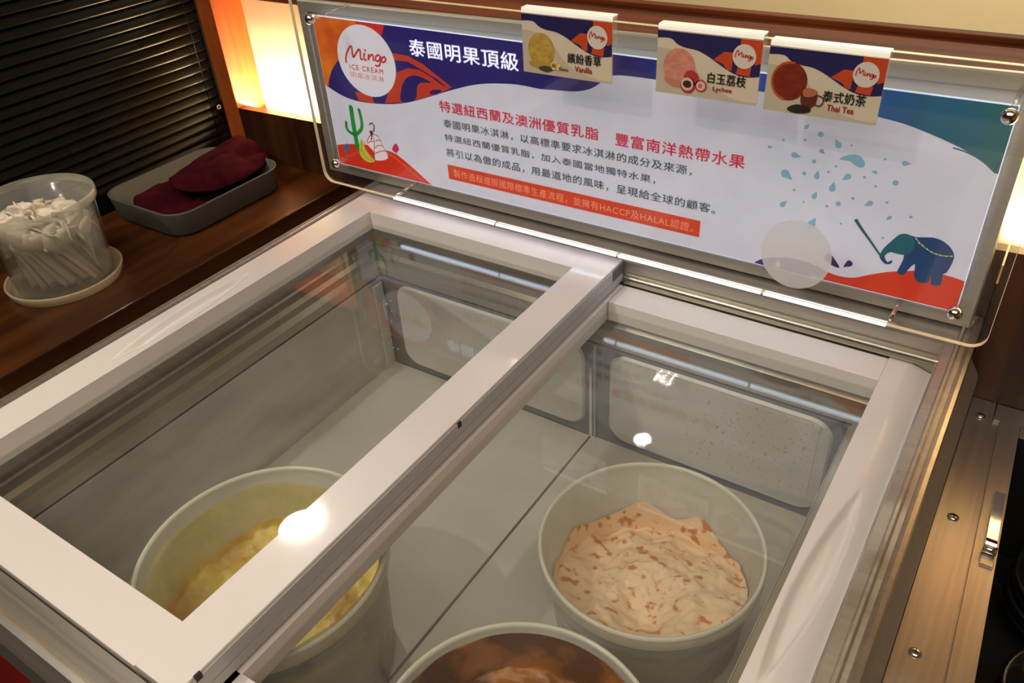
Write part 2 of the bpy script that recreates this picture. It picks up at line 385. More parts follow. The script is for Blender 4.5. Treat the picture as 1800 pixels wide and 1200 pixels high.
q = MB(); q.box(.5393, .5410, -.034, -.001, -.020, -.003, .0004); obj('end_cap', q, ALUD, lid)
q = MB(); q.box(.055, .485, -Lf+.052, -.052, -.0255, -.0235); obj('glass_pane', q, GLASS, lid)
# lower right lid
zt = -.0406
q = handle_rail('r', .9463, 1.0010, -Lf, -.0003, zt, TL, -.415, .145, .0150, .0120, .9700, .0080, .972, .9985, .010)
lid = obj('right_lid', q, WHITEP, fz, fix=False)
for xa_, ya_, yb_ in ((.546, -.0603, -.0063), (.508, -Lf, -Lf+.0603)):
    q = MB(); q.box(xa_, .9463, ya_, yb_, zt-TL, zt, .0014); obj('cross_rail', q, WHITEP, lid)
q = MB(); q.box(.503, .5449, -Lf+.001, -.0065, zt-TL, zt, .0014); obj('side_rail', q, WHITEP, lid)
q = MB(); q.box(.540, .950, -Lf+.056, -.056, zt-.0180, zt-.0160); obj('glass_pane', q, GLASS, lid)

# ================================================================== TUBS
TUBM = clear('milky_tub_plastic', (.96, .95, .91), .55, (.92, .90, .82), .18, 1.35, .06)
def tub(cx, cy, zr, R, label, mcont, contf, seed, wallh, msm=None):
    t = empty('ice_cream_tub', (cx, cy, ZB+.0035), label, 'tub', 'ice cream tubs in the freezer')
    H = zr-(ZB+.0035); rb = R*.86; z0 = ZB+.0035
    q = MB()
    def rad(z): return rb+(R*.955-rb)*((z-z0)/H)
    prof = [(rb*.2, z0+.001), (rb-.006, z0), (rb, z0+.004), (rad(z0+H*.5), z0+H*.5), (rad(zr-.026), zr-.026), (R-.0015, zr-.025), (R, zr-.018), (R, zr-.003), (R-.0015, zr), (R-.0045, zr), (R-.006, zr-.003),
            (R-.0075, zr-.0135), (rad(zr-.028)-.003, zr-.017), (rad(z0+H*.5)-.003, z0+H*.5), (rb-.004, z0+.006), (rb*.2, z0+.004)]
    q.lathe(prof, (cx, cy, 0), 72); obj('shell', q, TUBM, t)
    # bright lip
    q = MB(); q.rings([[(cx+r*math.cos(a*PI/48), cy+r*math.sin(a*PI/48), zz) for a in range(96)] for r, zz in ((R+.0003, zr-.0025), (R-.0008, zr+.0010), (R-.0032, zr+.0012), (R-.0052, zr-.002))])
    obj('lip', q, mat('tub_lip', srgb(222, 218, 198), .3, 0, var=.05), t)
    # contents: floor of ice cream that climbs the wall
    q = MB(); nt_, nr, nw = 110, 46, 16; rows = []
    for i in range(nr+1):
        f = i/nr; row = []
        for j in range(nt_):
            a = j*2*PI/nt_; zz = contf(f*math.cos(a), f*math.sin(a))
            rr = f*(rad(zz)-.0055)
            row.append((cx+rr*math.cos(a), cy+rr*math.sin(a), zz))
        rows.append(row)
    last = rows[-1]
    for i in range(1, nw+1):
        row = []
        for j in range(nt_):
            a = j*2*PI/nt_; hz = wallh(a); z1 = last[j][2]+(max(hz, last[j][2]+.001)-last[j][2])*i/nw
            z1 = min(z1, zr-.0045)
            bmp = .0016*noise.noise(Vector((math.cos(a)*4, math.sin(a)*4, z1*40+seed)))
            rr = rad(z1)-.0044-max(0, .0018*(1-i/nw)+bmp)
            if z1 > zr-.020: rr = min(rr, R-.0088)
            row.append((cx+rr*math.cos(a), cy+rr*math.sin(a), z1))
        rows.append(row)
    q.rings(rows[:nr+4], smooth=True); obj('ice_cream', q, mcont, t, fix=False)
    q = MB(); q.rings(rows[nr+3:], smooth=True); obj('smear', q, msm or mcont, t, fix=False)
    return t
def fbm(x, y, s, seed): return noise.fractal(Vector((x*s, y*s, seed)), 1., 2., 5)
# camera side is towards (+.55,-.45); far side of a tub is (-.6,.8)
FD = Vector((-.5, .87))
def c_van(x, y):
    far = x*FD.x+y*FD.y
    ridge = .078*math.exp(-(((x-.02)/.30)**2+((y-.52)/.30)**2)**1.5)
    hollow = -.030*math.exp(-(((x+.05)/.5)**2+((y+.35)/.40)**2))
    rim = .030*max(0, math.hypot(x, y)-.55)**1.2
    return -.196+ridge+hollow+rim+.014*fbm(x, y, 2.6, 3)+.007*fbm(x, y, 9, 5)
def c_pink(x, y):
    r = math.hypot(x, y)
    m1 = .032*math.exp(-(((x-.1)/.35)**2+((y-.25)/.30)**2)); m2 = .030*math.exp(-(((x-.65)/.35)**2+((y+.05)/.5)**2))
    low = -.025*math.exp(-(((x-.1)/.4)**2+((y+.35)/.3)**2))
    return -.232-.030*(x*FD.x+y*FD.y)+m1*.7+m2*.6+low+.014*fbm(x, y, 2.4, 8)+.0045*fbm(x, y, 6, 2)
def c_tea(x, y):
    return -.185+.02*fbm(x, y, 2., 12)+.006*fbm(x, y, 9, 4)-.02*(1-math.hypot(x, y))
VAN = mat('vanilla_ice_cream', srgb(236, 212, 110), .45, 0, col2=srgb(192, 146, 52), scale=16, contrast=(.36, .60), detail=8, bump=.8, bscale=80, coat=.15)
PINK = mat('lychee_ice_cream', srgb(240, 208, 168), .5, 0, col2=srgb(200, 130, 84), scale=75, contrast=(.35, .43), detail=5, bump=.4, bscale=90, stretch=(1, 1.4, 1))
TEA = mat('thai_tea_ice_cream', srgb(176, 108, 22), .4, 0, col2=srgb(92, 46, 4), scale=26, contrast=(.42, .60), detail=8, bump=.6, bscale=60, coat=.12)
tub(.4105, -.6655, -.090, .1480, 'milky round tub of yellow vanilla ice cream under the centre bar', VAN, c_van, 1,
    lambda a: -.104+.02*noise.noise(Vector((math.cos(a)*1.3, math.sin(a)*1.3, 4))), clear('vanilla_smear', (.95, .93, .8), .72, srgb(252, 242, 184), .3, 1.35, .28))
tub(.7710, -.3700, -.150, .1405, 'milky round tub of pale pink ice cream with reddish flecks under the right lid', PINK, c_pink, 2,
    lambda a: -.226+.018*noise.noise(Vector((math.cos(a)*3, math.sin(a)*3, 9))))
tub(.7810, -.6930, -.120, .1450, 'round tub smeared with brown tea ice cream at the front of the freezer', TEA, c_tea, 3,
    lambda a: -.1190+.004*noise.noise(Vector((math.cos(a)*5, math.sin(a)*5, 2))))

# ================================================================== RIGHT-HAND STAINLESS COUNTER WITH WELL
zc = -.128
rc = empty('steel_counter', (1.35, -.4, zf), 'stainless counter with screws and a dark well, right of the freezer', 'counter')
k = .030
def sx(x, y): return x+(.0205-y)*k*min(1, (x-1.057)/.04)
def strip(a, b, y0, y1, z0, z1, mm, name):
    q = MB(); vs_ = [(sx(a,y0),y0,z0),(sx(b,y0),y0,z0),(sx(b,y1),y1,z0),(sx(a,y1),y1,z0),(sx(a,y0),y0,z1),(sx(b,y0),y0,z1),(sx(b,y1),y1,z1),(sx(a,y1),y1,z1)]
    q.add(vs_, [(0,3,2,1),(4,5,6,7),(0,1,5,4),(1,2,6,5),(2,3,7,6),(3,0,4,7)]); return obj(name, q, mm, rc)
YF = -1.0
strip(1.057, 1.0885, YF, .0840, zc-.05, zc, STEEL_Y, 'outer_flange')
strip(1.0885, 1.0975, YF, .046, zc-.05, zc-.0045, STEEL_Y, 'groove')
strip(1.0975, 1.122, YF, .046, zc-.05, zc+.001, STEEL_Y, 'inner_flange')
q = MB(); q.box(1.0885, 2.0, .0465, .0840, zc-.05, zc, .001); q.box(1.122, 2.0, .0215, .0465, zc-.05, zc+.001, .001); obj('back_flange', q, STEEL, rc)
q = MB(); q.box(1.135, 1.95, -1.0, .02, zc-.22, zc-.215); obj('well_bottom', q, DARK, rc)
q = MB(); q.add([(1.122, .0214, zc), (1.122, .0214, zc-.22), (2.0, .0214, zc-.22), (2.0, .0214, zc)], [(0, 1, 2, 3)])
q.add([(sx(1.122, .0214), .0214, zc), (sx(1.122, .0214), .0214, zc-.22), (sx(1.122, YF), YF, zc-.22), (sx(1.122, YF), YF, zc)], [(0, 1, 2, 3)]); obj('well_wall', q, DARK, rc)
q = MB(); q.box(1.062, 2.0, YF, .083, zf+.0, zc-.22); obj('cabinet', q, STEEL_Y, rc)
q = MB(); q.box(1.0585, 1.0615, YF, .083, zc-.23, zc-.049); obj('side_skirt', q, STEEL_Y, rc)
for (x, y) in ((1.0725, .0439), (1.0755, -.169), (1.0775, -.3837), (1.0790, -.60)):
    q = MB(); q.lathe([(.0066, zc+.0002), (.0066, zc+.0012), (.0050, zc+.0026), (.0030, zc+.0034), (.0001, zc+.0036)], (x, y, 0), 20)
    s_ = obj('screw', q, CHROME, rc)
    q = MB(); q.box(x-.0034, x+.0034, y-.0006, y+.0006, zc+.0034, zc+.0039); q.box(x-.0006, x+.0006, y-.0034, y+.0034, zc+.0034, zc+.0039); obj('screw_cross', q, DARK, s_)
# latch bar lying on the inner flange
def lx(t, y): return sx(1.1045+t, y)
ya, yb = -.106, -.205
q = MB()
for (t0, t1, z0, z1, y0, y1) in ((.0015, .0150, .0012, .0105, ya, yb),):
    rows = []
    for y, h in ((y0, 0), (y0-.003, 1), (y1+.012, 1.0), (y1+.004, 1.25), (y1, .9)):
        zz = zc+.001+(z1-z0)*h
        rows.append([(lx(t0, y), y, zc+.001), (lx(t0+.001, y), y, zz), (lx(t1-.001, y), y, zz), (lx(t1, y), y, zc+.001)])
    q.rings(rows, cap0=True, cap1=True, smooth=False)
lt = obj('latch_bar', q, CHROME, rc)
q = MB(); q.tube([(lx(.001, yb-.004), yb-.004, zc+.008), (lx(.0155, yb-.004), yb-.004, zc+.008)], .0052, 12); obj('latch_roller', q, CHROME, lt)
q = MB(); q.box(lx(.001, yb-.02), lx(.0155, yb-.02), yb-.026, yb-.008, zc+.001, zc+.004, .001); obj('latch_plate', q, STEEL_Y, lt)
# stacks of black bowls in the well
BOWL = mat('black_bowl_plastic', (.012, .012, .012), .18, 0, var=.2, coat=.6)
bowl0 = None
def bowl(x, y, z, lab):
    global bowl0
    if bowl0 is None:
        q = MB(); q.lathe([(.03, 0), (.036, .002), (.070, .034), (.078, .042), (.083, .043), (.083, .0455), (.077, .0455), (.067, .036), (.034, .006), (.001, .005)], (0, 0, 0), 48)
        o = obj('black_bowl', q, BOWL, None, origin=(0, 0, 0)); bowl0 = o; b = o
    else: b = bowl0.copy(); C.objects.link(b)
    b.location = W3(x, y, z); tag(b, lab, 'bowl', 'black bowls nested in the steel well')
STK = [(1.245, -.085, 5, 'stack farthest back'), (1.255, -.275, 6, 'stack beside the latch'), (1.270, -.470, 5, 'stack nearest the viewer')]
TIER = ['bottom', 'second', 'third', 'fourth', 'fifth', 'sixth']
for (x, y, n, where) in STK:
    for i in range(n):
        bowl(x+.002*math.sin(i*2.3), y+.002*math.cos(i*1.7), zc-.2145+i*.0125+.0005, 'glossy black bowl, '+('top' if i == n-1 else TIER[i])+' of the '+where+' in the steel well')

# ================================================================== SIGN BOARD
sg = empty('sign_board', (.46, .03, .0), 'upright backlit ice cream sign in clear acrylic on a steel plate behind the freezer', 'sign')
YS, YP, YC = .052, .0300, -.0300
def P2(u, v, y): p = on(u, v, 1, y); return (p.x, p.z)
a = on(530, 3, 1, YS); b_ = on(1805, 152, 1, YS)
q = MB()
sx0, sx1, sz0, sz1 = -.1400, 1.0270, -.0005, .3180
SZL, SZR = P2(540, 1, YS)[1], (P2(1130, 54, YS)[1]+P2(1600, 108, YS)[1])/2
q.prism([(sx0, sz0), (sx1, sz0), (sx1, SZR), (sx0, SZL)], YS+.002, YS+.009, axis=1)
obj('steel_plate', q, PLATE, sg)
q = MB(); bw = .018     # folded, mitred border
def mit(x0, x1, z0, z1, i, y): return [(x0+i, y, z0+i), (x1-i, y, z0+i), (x1-i, y, SZR-i), (x0+i, y, SZL-i)]
q.rings([mit(sx0, sx1, sz0, sz1, 0, YS+.002), mit(sx0, sx1, sz0, sz1, .002, YS-.002), mit(sx0, sx1, sz0, sz1, bw, YS-.002), mit(sx0, sx1, sz0, sz1, bw+.002, YS+.001)], smooth=False)
obj('folded_border', q, PLATE, sg)
# uprights that carry the board on the freezer
for x in (-.02, .985):
    q = MB(); q.box(x, x+.035, .062, .072, .0035, .10, .001); obj('bracket', q, STEEL, sg)
# big clear sheet with rounded lower corners
cl, cr = P2(570, 296, YC)[0], P2(1748, 560, YC)[0]
zb = P2(870, 392, YC)[1]; ztp = P2(1100, 40, YC)[1]
poly = rrect(cl, cr, zb, ztp, .020, 6)
q = MB(); q.prism(poly, YC-.003, YC+.003, axis=1); obj('clear_sheet', q, ACRY, sg)
q = MB()
n = len(poly); ccx, ccz = (cl+cr)/2, (zb+ztp)/2
outp = [(x+(.0007 if x > ccx else -.0007), z+(.0007 if z > ccz else -.0007)) for x, z in poly]
q.rings([[(x, y, z) for x, z in pp] for pp, y in ((poly, YC-.0031), (outp, YC-.0031), (outp, YC+.0031), (poly, YC+.0031))], smooth=False)
obj('sheet_edge', q, ACRE, sg)
# led segments under the clear sheet
xa, xb = P2(690, 344, YC)[0], P2(1560, 572, YC)[0]
seg = [xa]+[P2(870, 389, YC)[0], P2(1085, 440, YC)[0]]; seg += [seg[2]+(seg[2]-seg[1]), xb]
for a, b_ in zip(seg[:-1], seg[1:]):
    q = MB(); q.box(a+.002, b_-.002, YC-.0016, YC+.0016, zb-.0034, zb-.0004, .0005); obj('led_strip', q, LED, sg)
q = MB(); q.box(xa-.01, xb+.01, YC+.0035, YC+.006, zb-.005, zb+.003, .0008); obj('led_channel', q, STEEL, sg)
for x in (xa, xb): 
    q = MB(); q.tube([(x, YC+.008, zb-.002), (x, YS, zb-.002)], .003, 10); obj('support_pin', q, CHROME, sg)

# ---- the printed panel
def flat(polys, y, name, m_, par, smooth=False):
    q = MB()
    for P in polys:
        q.add([(a, y, b) for a, b in P], [tuple(t) for t in tessellate_polygon([[Vector((a, b, 0)) for a, b in P]])])
    return obj(name, q, m_, par, fix=True)
def smoothp(pts, n=5, closed=True):
    out = []; L_ = len(pts)
    for i in range(L_ if closed else L_-1):
        g = (lambda k: pts[k % L_]) if closed else (lambda k: pts[max(0, min(L_-1, k))])
        p0, p1, p2, p3 = g(i-1), g(i), g(i+1), g(i+2)
        for k in range(n):
            t = k/n
            out.append(tuple(.5*((2*p1[j])+(-p0[j]+p2[j])*t+(2*p0[j]-5*p1[j]+4*p2[j]-p3[j])*t*t+(-p0[j]+3*p1[j]-3*p2[j]+p3[j])*t**3) for j in (0, 1)))
    if not closed: out.append(tuple(pts[-1]))
    return out
def ribbon(pts, w_, n=6):
    c = smoothp(pts, n, False); Ls = []; Rs = []
    for i, p in enumerate(c):
        a, b = c[max(0, i-1)], c[min(len(c)-1, i+1)]; d = Vector((b[0]-a[0], b[1]-a[1])); d = d.normalized() if d.length > 0 else Vector((1, 0))
        t = i/(len(c)-1); ww = w_(t) if callable(w_) else w_
        Ls.append((p[0]-d.y*ww/2, p[1]+d.x*ww/2)); Rs.append((p[0]+d.y*ww/2, p[1]-d.x*ww/2))
    return [[Ls[i], Rs[i], Rs[i+1], Ls[i+1]] for i in range(len(c)-1)]
def circ(cx, cy, r, n=28, ry=None): return [(cx+r*math.cos(a*2*PI/n), cy+(ry or r)*math.sin(a*2*PI/n)) for a in range(n)]
pm_cache = {}
def pm(r, g, b, e=.30, rough=.35):
    k = (r, g, b, e)
    if k not in pm_cache: pm_cache[k] = mat('print_%d_%d_%d' % (r, g, b), srgb(r, g, b), rough, 0, var=.03, scale=30, emis=e)
    return pm_cache[k]
K1 = lambda x, y: P2(500+x/3.913, y/3.913, YP)           # crops of the photograph used for measuring
K6 = lambda x, y: P2(540+x/3.913, 160+y/3.913, YP)
K5 = lambda x, y: P2(1300+x/3, 200+y/3, YP)
KF = lambda x, y: P2(x, y, YP)
xl = (KF(555, 27)[0]+KF(592, 287)[0])/2; xr = (KF(1793, 190)[0]+KF(1678, 545)[0])/2
ztop = (KF(555, 27)[1]+KF(1793, 190)[1])/2; zbot = (KF(592, 287)[1]+KF(1678, 545)[1])/2
def clampp(P): return [(max(xl, min(xr, a)), max(zbot, min(ztop, b))) for a, b in P]
q = MB(); q.box(xl-.001, xr+.001, YP+.0012, YP+.0042, zbot-.001, ztop+.001); base = obj('light_panel', q, BLUEE, sg)
def lay(name, polys, col, i, e=.34):
    m_ = col if not isinstance(col, tuple) else pm(*col, e)
    return flat(polys, YP+.0010-.00022*i, name, m_, base)
lay('print_ground', [[(xl, zbot), (xr, zbot), (xr, ztop), (xl, ztop)]], (208, 208, 222), 0)
hdr = [K1(*p) for p in [(275,585),(400,660),(520,700),(700,717),(850,705),(1000,665),(1150,620),(1300,585),(1430,575),(1600,583),(1750,612)]] + \
      [KF(*p) for p in [(968,158),(1011,161),(1038,156),(1055,146),(1078,133),(1122,136),(1151,140),(1240,150),(1336,161),(1440,180),(1552,208),(1600,222),(1667,250),(1717,277),(1753,307)]]
hdr[0] = (xl, hdr[0][1]); hdr[-1] = (xr, hdr[-1][1])
hs = smoothp(hdr, 4, False); hs = [(max(xl, min(xr, a)), b) for a, b in hs]; hs[0] = (xl, hs[0][1]); hs[-1] = (xr, hs[-1][1])
# blue header turning teal to the right: real ink gradient of the print
hm = bpy.data.materials.new('print_header_blue'); t_ = nt(hm); N_, L_ = t_.nodes, t_.links
o_ = N_.new('ShaderNodeOutputMaterial'); b_ = N_.new('ShaderNodeBsdfPrincipled'); L_.new(b_.outputs[0], o_.inputs[0])
tc = N_.new('ShaderNodeTexCoord'); sp = N_.new('ShaderNodeSeparateXYZ'); L_.new(tc.outputs['Object'], sp.inputs[0])
nz = N_.new('ShaderNodeTexNoise'); nz.inputs['Scale'].default_value = 14; L_.new(tc.outputs['Object'], nz.inputs[0])
ad = N_.new('ShaderNodeMath'); ad.operation = 'MULTIPLY_ADD'; ad.inputs[1].default_value = .12; L_.new(nz.outputs[0], ad.inputs[0]); L_.new(sp.outputs[0], ad.inputs[2])
mr = N_.new('ShaderNodeMapRange'); mr.inputs[1].default_value = .10; mr.inputs[2].default_value = .45; L_.new(ad.outputs[0], mr.inputs[0])
rp = N_.new('ShaderNodeValToRGB'); L_.new(mr.outputs[0], rp.inputs[0])
rp.color_ramp.elements[0].color = (*srgb(34, 22, 104), 1); rp.color_ramp.elements[1].color = (*srgb(18, 92, 98), 1)
e_ = rp.color_ramp.elements.new(.55); e_.color = (*srgb(18, 76, 168), 1)
L_.new(rp.outputs[0], b_.inputs['Base Color']); L_.new(rp.outputs[0], b_.inputs['Emission Color']); b_.inputs['Emission Strength'].default_value = .34; b_.inputs['Roughness'].default_value = .35
lay('header_blue', [hs+[(xr, ztop), (xl, ztop)]], hm, 1)
# orange / red marbled corner
om = mat('print_orange', srgb(226, 124, 22), .35, 0, col2=srgb(196, 74, 20), scale=22, emis=.34, contrast=(.35, .65))
org = [(xl, ztop), K1(520, 120), K1(560, 300), K1(420, 380), K1(362, 420), K1(325, 480), K1(305, 545), K1(300, 603), (xl, K1(275, 585)[1])]
org[1] = (org[1][0], ztop)
lay('marble_orange', [org], om, 2)
rr = [K1(470, 110), K1(679, 140), K1(669, 240), K1(640, 300), K1(560, 300), K1(520, 200)]; rr[0] = (rr[0][0], ztop); rr[1] = (rr[1][0], ztop)
lay('marble_red', [rr], (200, 42, 36), 3)
lay('marble_swirl', [[K1(*p) for p in [(690,710),(720,620),(757,505),(850,468),(930,482),(1010,530),(1070,575),(1130,612),(1080,638),(1000,663),(850,703)]],
                    [K1(*p) for p in [(742,365),(850,385),(950,440),(1050,520),(1150,600),(1130,612),(1050,545),(950,485),(850,425),(752,412)]],
                    [K1(*p) for p in [(485,630),(512,692),(618,712),(603,660),(540,640)]]], (186, 56, 34), 4)
lay('swirl_navy', [smoothp([K1(*p) for p in [(805,700),(803,620),(830,545),(890,518),(950,535),(1010,570),(940,568),(912,600),(900,685)]], 3),
                   smoothp([K1(*p) for p in [(1000,642),(1020,618),(1085,622),(1040,650)]], 3)], (34, 26, 98), 5)
ctr = K1(563, 423); rx = (K1(762, 460)[0]-K1(365, 380)[0])/2; rz = (K1(500, 172)[1]-K1(620, 672)[1])/2
lay('logo_disc', [circ(ctr[0], ctr[1], rx, 48, rz)], (222, 220, 232), 6)
LOGO = [[(428,432),(424,400),(432,360),(452,320),(464,325),(468,360),(474,392),(490,372),(512,340),(522,350),(524,385),(530,408),(542,405)],
        [(552,362),(548,395),(556,412),(566,408)], [(580,370),(578,412),(584,395),(600,376),(612,384),(612,410),(622,416)],
        [(660,388),(645,378),(630,390),(628,412),(642,420),(658,405),(662,385),(662,420),(655,448),(636,454),(626,444)],
        [(686,392),(674,400),(670,418),(680,428),(692,422),(698,406),(690,392),(682,396)]]
RED = (192, 50, 46)
P = []
for s_ in LOGO: P += ribbon([K1(*p) for p in s_], .0036)
P.append(circ(*K1(556, 345), .0022, 10)); P.append(circ(*K1(706, 432), .0011, 8))
lay('logo_script', P, RED, 7)

FONT = None
def text(s, bl_, br_, h, name, m_, par, y, bold=.0, em=1., space=1.):
    """text set on an x-z plane between the points bl_ and br_ (baseline), h tall"""
    cu = bpy.data.curves.new(name, 'FONT'); cu.body = s; cu.size = 1; cu.resolution_u = 2; cu.space_character = space
    t = bpy.data.objects.new('tmp', cu); C.objects.link(t); dg = bpy.context.evaluated_depsgraph_get()
    me = bpy.data.meshes.new_from_object(t.evaluated_get(dg)); bpy.data.objects.remove(t); bpy.data.curves.remove(cu)
    if not me.vertices: return None
    x0 = min(v.co.x for v in me.vertices); x1 = max(v.co.x for v in me.vertices)
    z0 = min(v.co.y for v in me.vertices); z1 = max(v.co.y for v in me.vertices)
    og = wloc(par)
    for v in me.vertices:
        tt = (v.co.x-x0)/(x1-x0); kk = (v.co.y-z0)/(z1-z0)
        X = bl_[0]+(br_[0]-bl_[0])*tt; Z = bl_[1]+(br_[1]-bl_[1])*tt+h*kk
        v.co = W3(X, y, Z)-og
    if bold:     # heavier weight: the same glyphs overlaid slightly shifted
        d = bold*h*S*.9
        vs_ = [v.co.copy() for v in me.vertices]; fs_ = [tuple(p.vertices) for p in me.polygons]; V_, F_ = [], []
        for dx, dz in ((0, 0), (d, 0), (-d, 0), (0, d), (0, -d)):
            o_ = len(V_); V_ += [v+Vector((dx, -abs(dx)*.02-abs(dz)*.03, dz)) for v in vs_]; F_ += [tuple(i+o_ for i in f) for f in fs_]
        me = bpy.data.meshes.new(name); me.from_pydata(V_, [], F_)
    me.materials.clear(); me.materials.append(m_)
    o = bpy.data.objects.new(name, me); C.objects.link(o); o.parent = par; return o
YT = YP+.0010-.00022*7
def T(s, A, B_, htop, name, col, bold=0, space=1., e=.34):
    """A = px of lower-left, B_ = px of lower-right, htop = px of top at the left"""
    a, b = KF(*A), KF(*B_); h = KF(*htop)[1]-a[1]; z = (a[1]+b[1])/2
    return text(s, (a[0], z), (b[0], z), h, name, pm(*col, e), base, YT, bold, space=space)
T('ICE CREAM', (616, 124), (674, 128), (615, 115), 'text_line', RED, .02, 1.3)
T('明果冰淇淋', (618, 137), (676, 143), (617, 127), 'text_line', (205, 110, 110), .0, 1.1)
T('泰國明果頂級', (722, 99), (912, 124), (717, 69), 'title_text', (224, 224, 240), .025, 1.1, .5)
T('特選紐西蘭及澳洲優質乳脂', (774, 196), (1052, 246), (769, 176), 'text_line', (196, 62, 84), .02, 1.08)
T('豐富南洋熱帶水果', (1082, 254), (1308, 298), (1078, 231), 'text_line', (196, 62, 84), .02, 1.12)
G_ = (88, 88, 92)
T('泰國明果冰淇淋，以高標準要求冰淇淋的成分及來源，', (781, 226), (1216, 306), (777, 211), 'text_line', G_, .01, 1.1)
T('特選紐西蘭優質乳脂，加入泰國當地獨特水果，', (783, 249), (1152, 321), (779, 236), 'text_line', G_, .01, 1.1)
T('將引以為傲的成品，用最道地的風味，呈現給全球的顧客。', (786, 276), (1257, 374), (782, 261), 'text_line', G_, .01, 1.1)
rb = [KF(786, 288), KF(1231, 389), KF(1229, 417), KF(790, 314)]
z_a = (rb[0][1]+rb[1][1])/2; z_b = (rb[2][1]+rb[3][1])/2; x_a = (rb[0][0]+rb[3][0])/2; x_b = (rb[1][0]+rb[2][0])/2
lay('red_band', [[(x_a, z_b), (x_b, z_b), (x_b, z_a), (x_a, z_a)]], (206, 62, 26), 5)
text('製作過程遵照國際標準生產流程，並擁有HACCP及HALAL認證。', (x_a+.012, z_b+.0055), (x_b-.010, z_b+.0055), (z_a-z_b)*.56, 'text_line', pm(236, 150, 120, .34), base, YT, .0, space=1.1)
# lower left: red hill, cactus, bananas, sundae, small trees
hill = [K6(200,370),K6(290,365),K6(400,370),K6(500,395),K6(600,430),K6(680,490),K6(760,560),K6(830,625),K6(868,655)]
hill = [(xl, hill[0][1])]+hill[1:]; hill = smoothp(hill, 3, False); hill = [(a, max(zbot, b)) for a, b in hill]
lay('red_hill', [hill+[(xl, zbot)]], (206, 46, 22), 1)
lay('hill_line', ribbon([K6(560,430),K6(640,490),K6(720,560),K6(800,625),K6(825,645)], .0012), (226, 120, 100), 2)
GR = (30, 140, 58)
sc = KF(1, 1)
def cap_r(pts, w_): 
    r = ribbon([K6(*p) for p in pts], w_); a, b = K6(*pts[0]), K6(*pts[-1]); return r+[circ(a[0], a[1], w_/2, 12), circ(b[0], b[1], w_/2, 12)]
lay('cactus', cap_r([(300,115),(312,200),(325,280),(335,330),(345,390)], .0105)+cap_r([(355,130),(372,200),(372,260),(335,300)], .0070)+cap_r([(267,215),(275,265),(320,300)], .0062), GR, 3)
lay('banana', [smoothp([K6(*p) for p in P_], 3) for P_ in ([(370,330),(385,350),(400,400),(440,455),(465,480),(440,492),(400,480),(365,440),(358,380)], )], (196, 186, 70), 4)
lay('banana_line', ribbon([K6(375,345),K6(375,400),K6(405,455),K6(450,482)], .0012)+ribbon([K6(392,345),K6(405,400),K6(432,440),K6(462,458)], .0012), (120, 130, 50), 5)
lay('sundae', [smoothp([K6(*p) for p in P_], 3) for P_ in ([(420,330),(440,300),(470,300),(500,330),(520,370),(545,410),(558,450),(540,472),(500,478),(465,470),(460,420),(425,380),(412,350)],)], (232, 216, 220), 5)
lay('sundae_line', sum([ribbon([K6(*p) for p in P_], .0014) for P_ in ([(412,350),(425,318),(445,300),(480,305),(505,340),(520,375),(545,415),(556,450)], [(445,300),(462,340),(462,400),(465,470)],
     [(470,345),(490,335),(505,345)], [(466,390),(495,372),(520,378)], [(466,430),(510,412),(545,415)], [(415,360),(440,345),(460,350)])], []), (128, 60, 52), 6)
lay('cherry', [circ(*K6(442, 285), .0042, 14)]+ribbon([K6(455,280),K6(462,250),K6(455,228),K6(440,220),K6(428,232)], .0022)+ribbon([K6(440,290),K6(444,320),K6(440,335)], .0022), (96, 34, 30), 7)
lay('tree_mark', [smoothp([K6(*p) for p in [(270,360),(290,390),(285,410),(270,415),(254,408),(252,388)]], 3)], (46, 110, 150), 3)
lay('tree_mark', [smoothp([K6(*p) for p in [(608,360),(630,395),(620,420),(605,422),(588,410),(584,392)]], 3)]+ribbon([K6(610,415),K6(616,440)], .0014), (192, 40, 84), 3)
# right: splash of drops
DR = [(355,68,18,.9),(428,108,20,0),(518,160,27,2.2),(160,175,15,.3),(295,220,27,-.1),(392,252,15,0),(247,322,38,-.6),(340,315,14,0),(408,325,25,1.5),(490,388,29,1.5),(565,335,27,3.9),(395,432,24,1.3),(230,475,25,.9),
      (520,475,18,0),(682,475,24,3.8),(788,550,17,4.0),(822,365,20,0),(878,263,22,.1),(712,308,16,3.0),(767,240,9,0),(345,138,10,0),(230,138,10,0),(507,277,9,0),(717,383,9,0),(337,465,8,0),(777,468,10,0),(533,580,8,0),(755,655,9,0),(382,578,36,1.2)]
pr = []; px_ = (K5(600, 300)[0]-K5(500, 300)[0])/100
for x, y, r, a in DR:
    c = K5(x, y); r_ = r*px_*.92
    if r >= 15 and a != 0:
        pts = []
        for k in range(22):
            th = k*2*PI/22; e = 1+ .75*max(0, math.cos(th))**6; pts.append((r_*.85*math.cos(th)*e-.2*r_, r_*.72*math.sin(th)*(1-.25*max(0, math.cos(th)))))
        pr.append([(c[0]+u*math.cos(a)-v*math.sin(a), c[1]+u*math.sin(a)+v*math.cos(a)) for u, v in pts])
    else: pr.append(circ(c[0], c[1], r_*.9, 14))
pr.append(smoothp([K5(*p) for p in [(525,240),(570,218),(625,218),(655,245),(660,275),(635,285),(605,270),(580,250)]], 3))
lay('water_drops', pr, (126, 170, 188), 2)
lay('small_drops', [circ(*K5(x, y), r*px_, 10) for x, y, r in ((432,197,13),(468,307,7),(590,168,6),(658,335,8),(287,402,8),(460,488,8),(597,447,9),(903,545,9),(440,205,8))], (140, 150, 176), 2)
lay('corner_line', ribbon([K5(1125,180),K5(1200,205),K5(1280,250),K5(1350,315)], .0018), (60, 96, 110), 2)
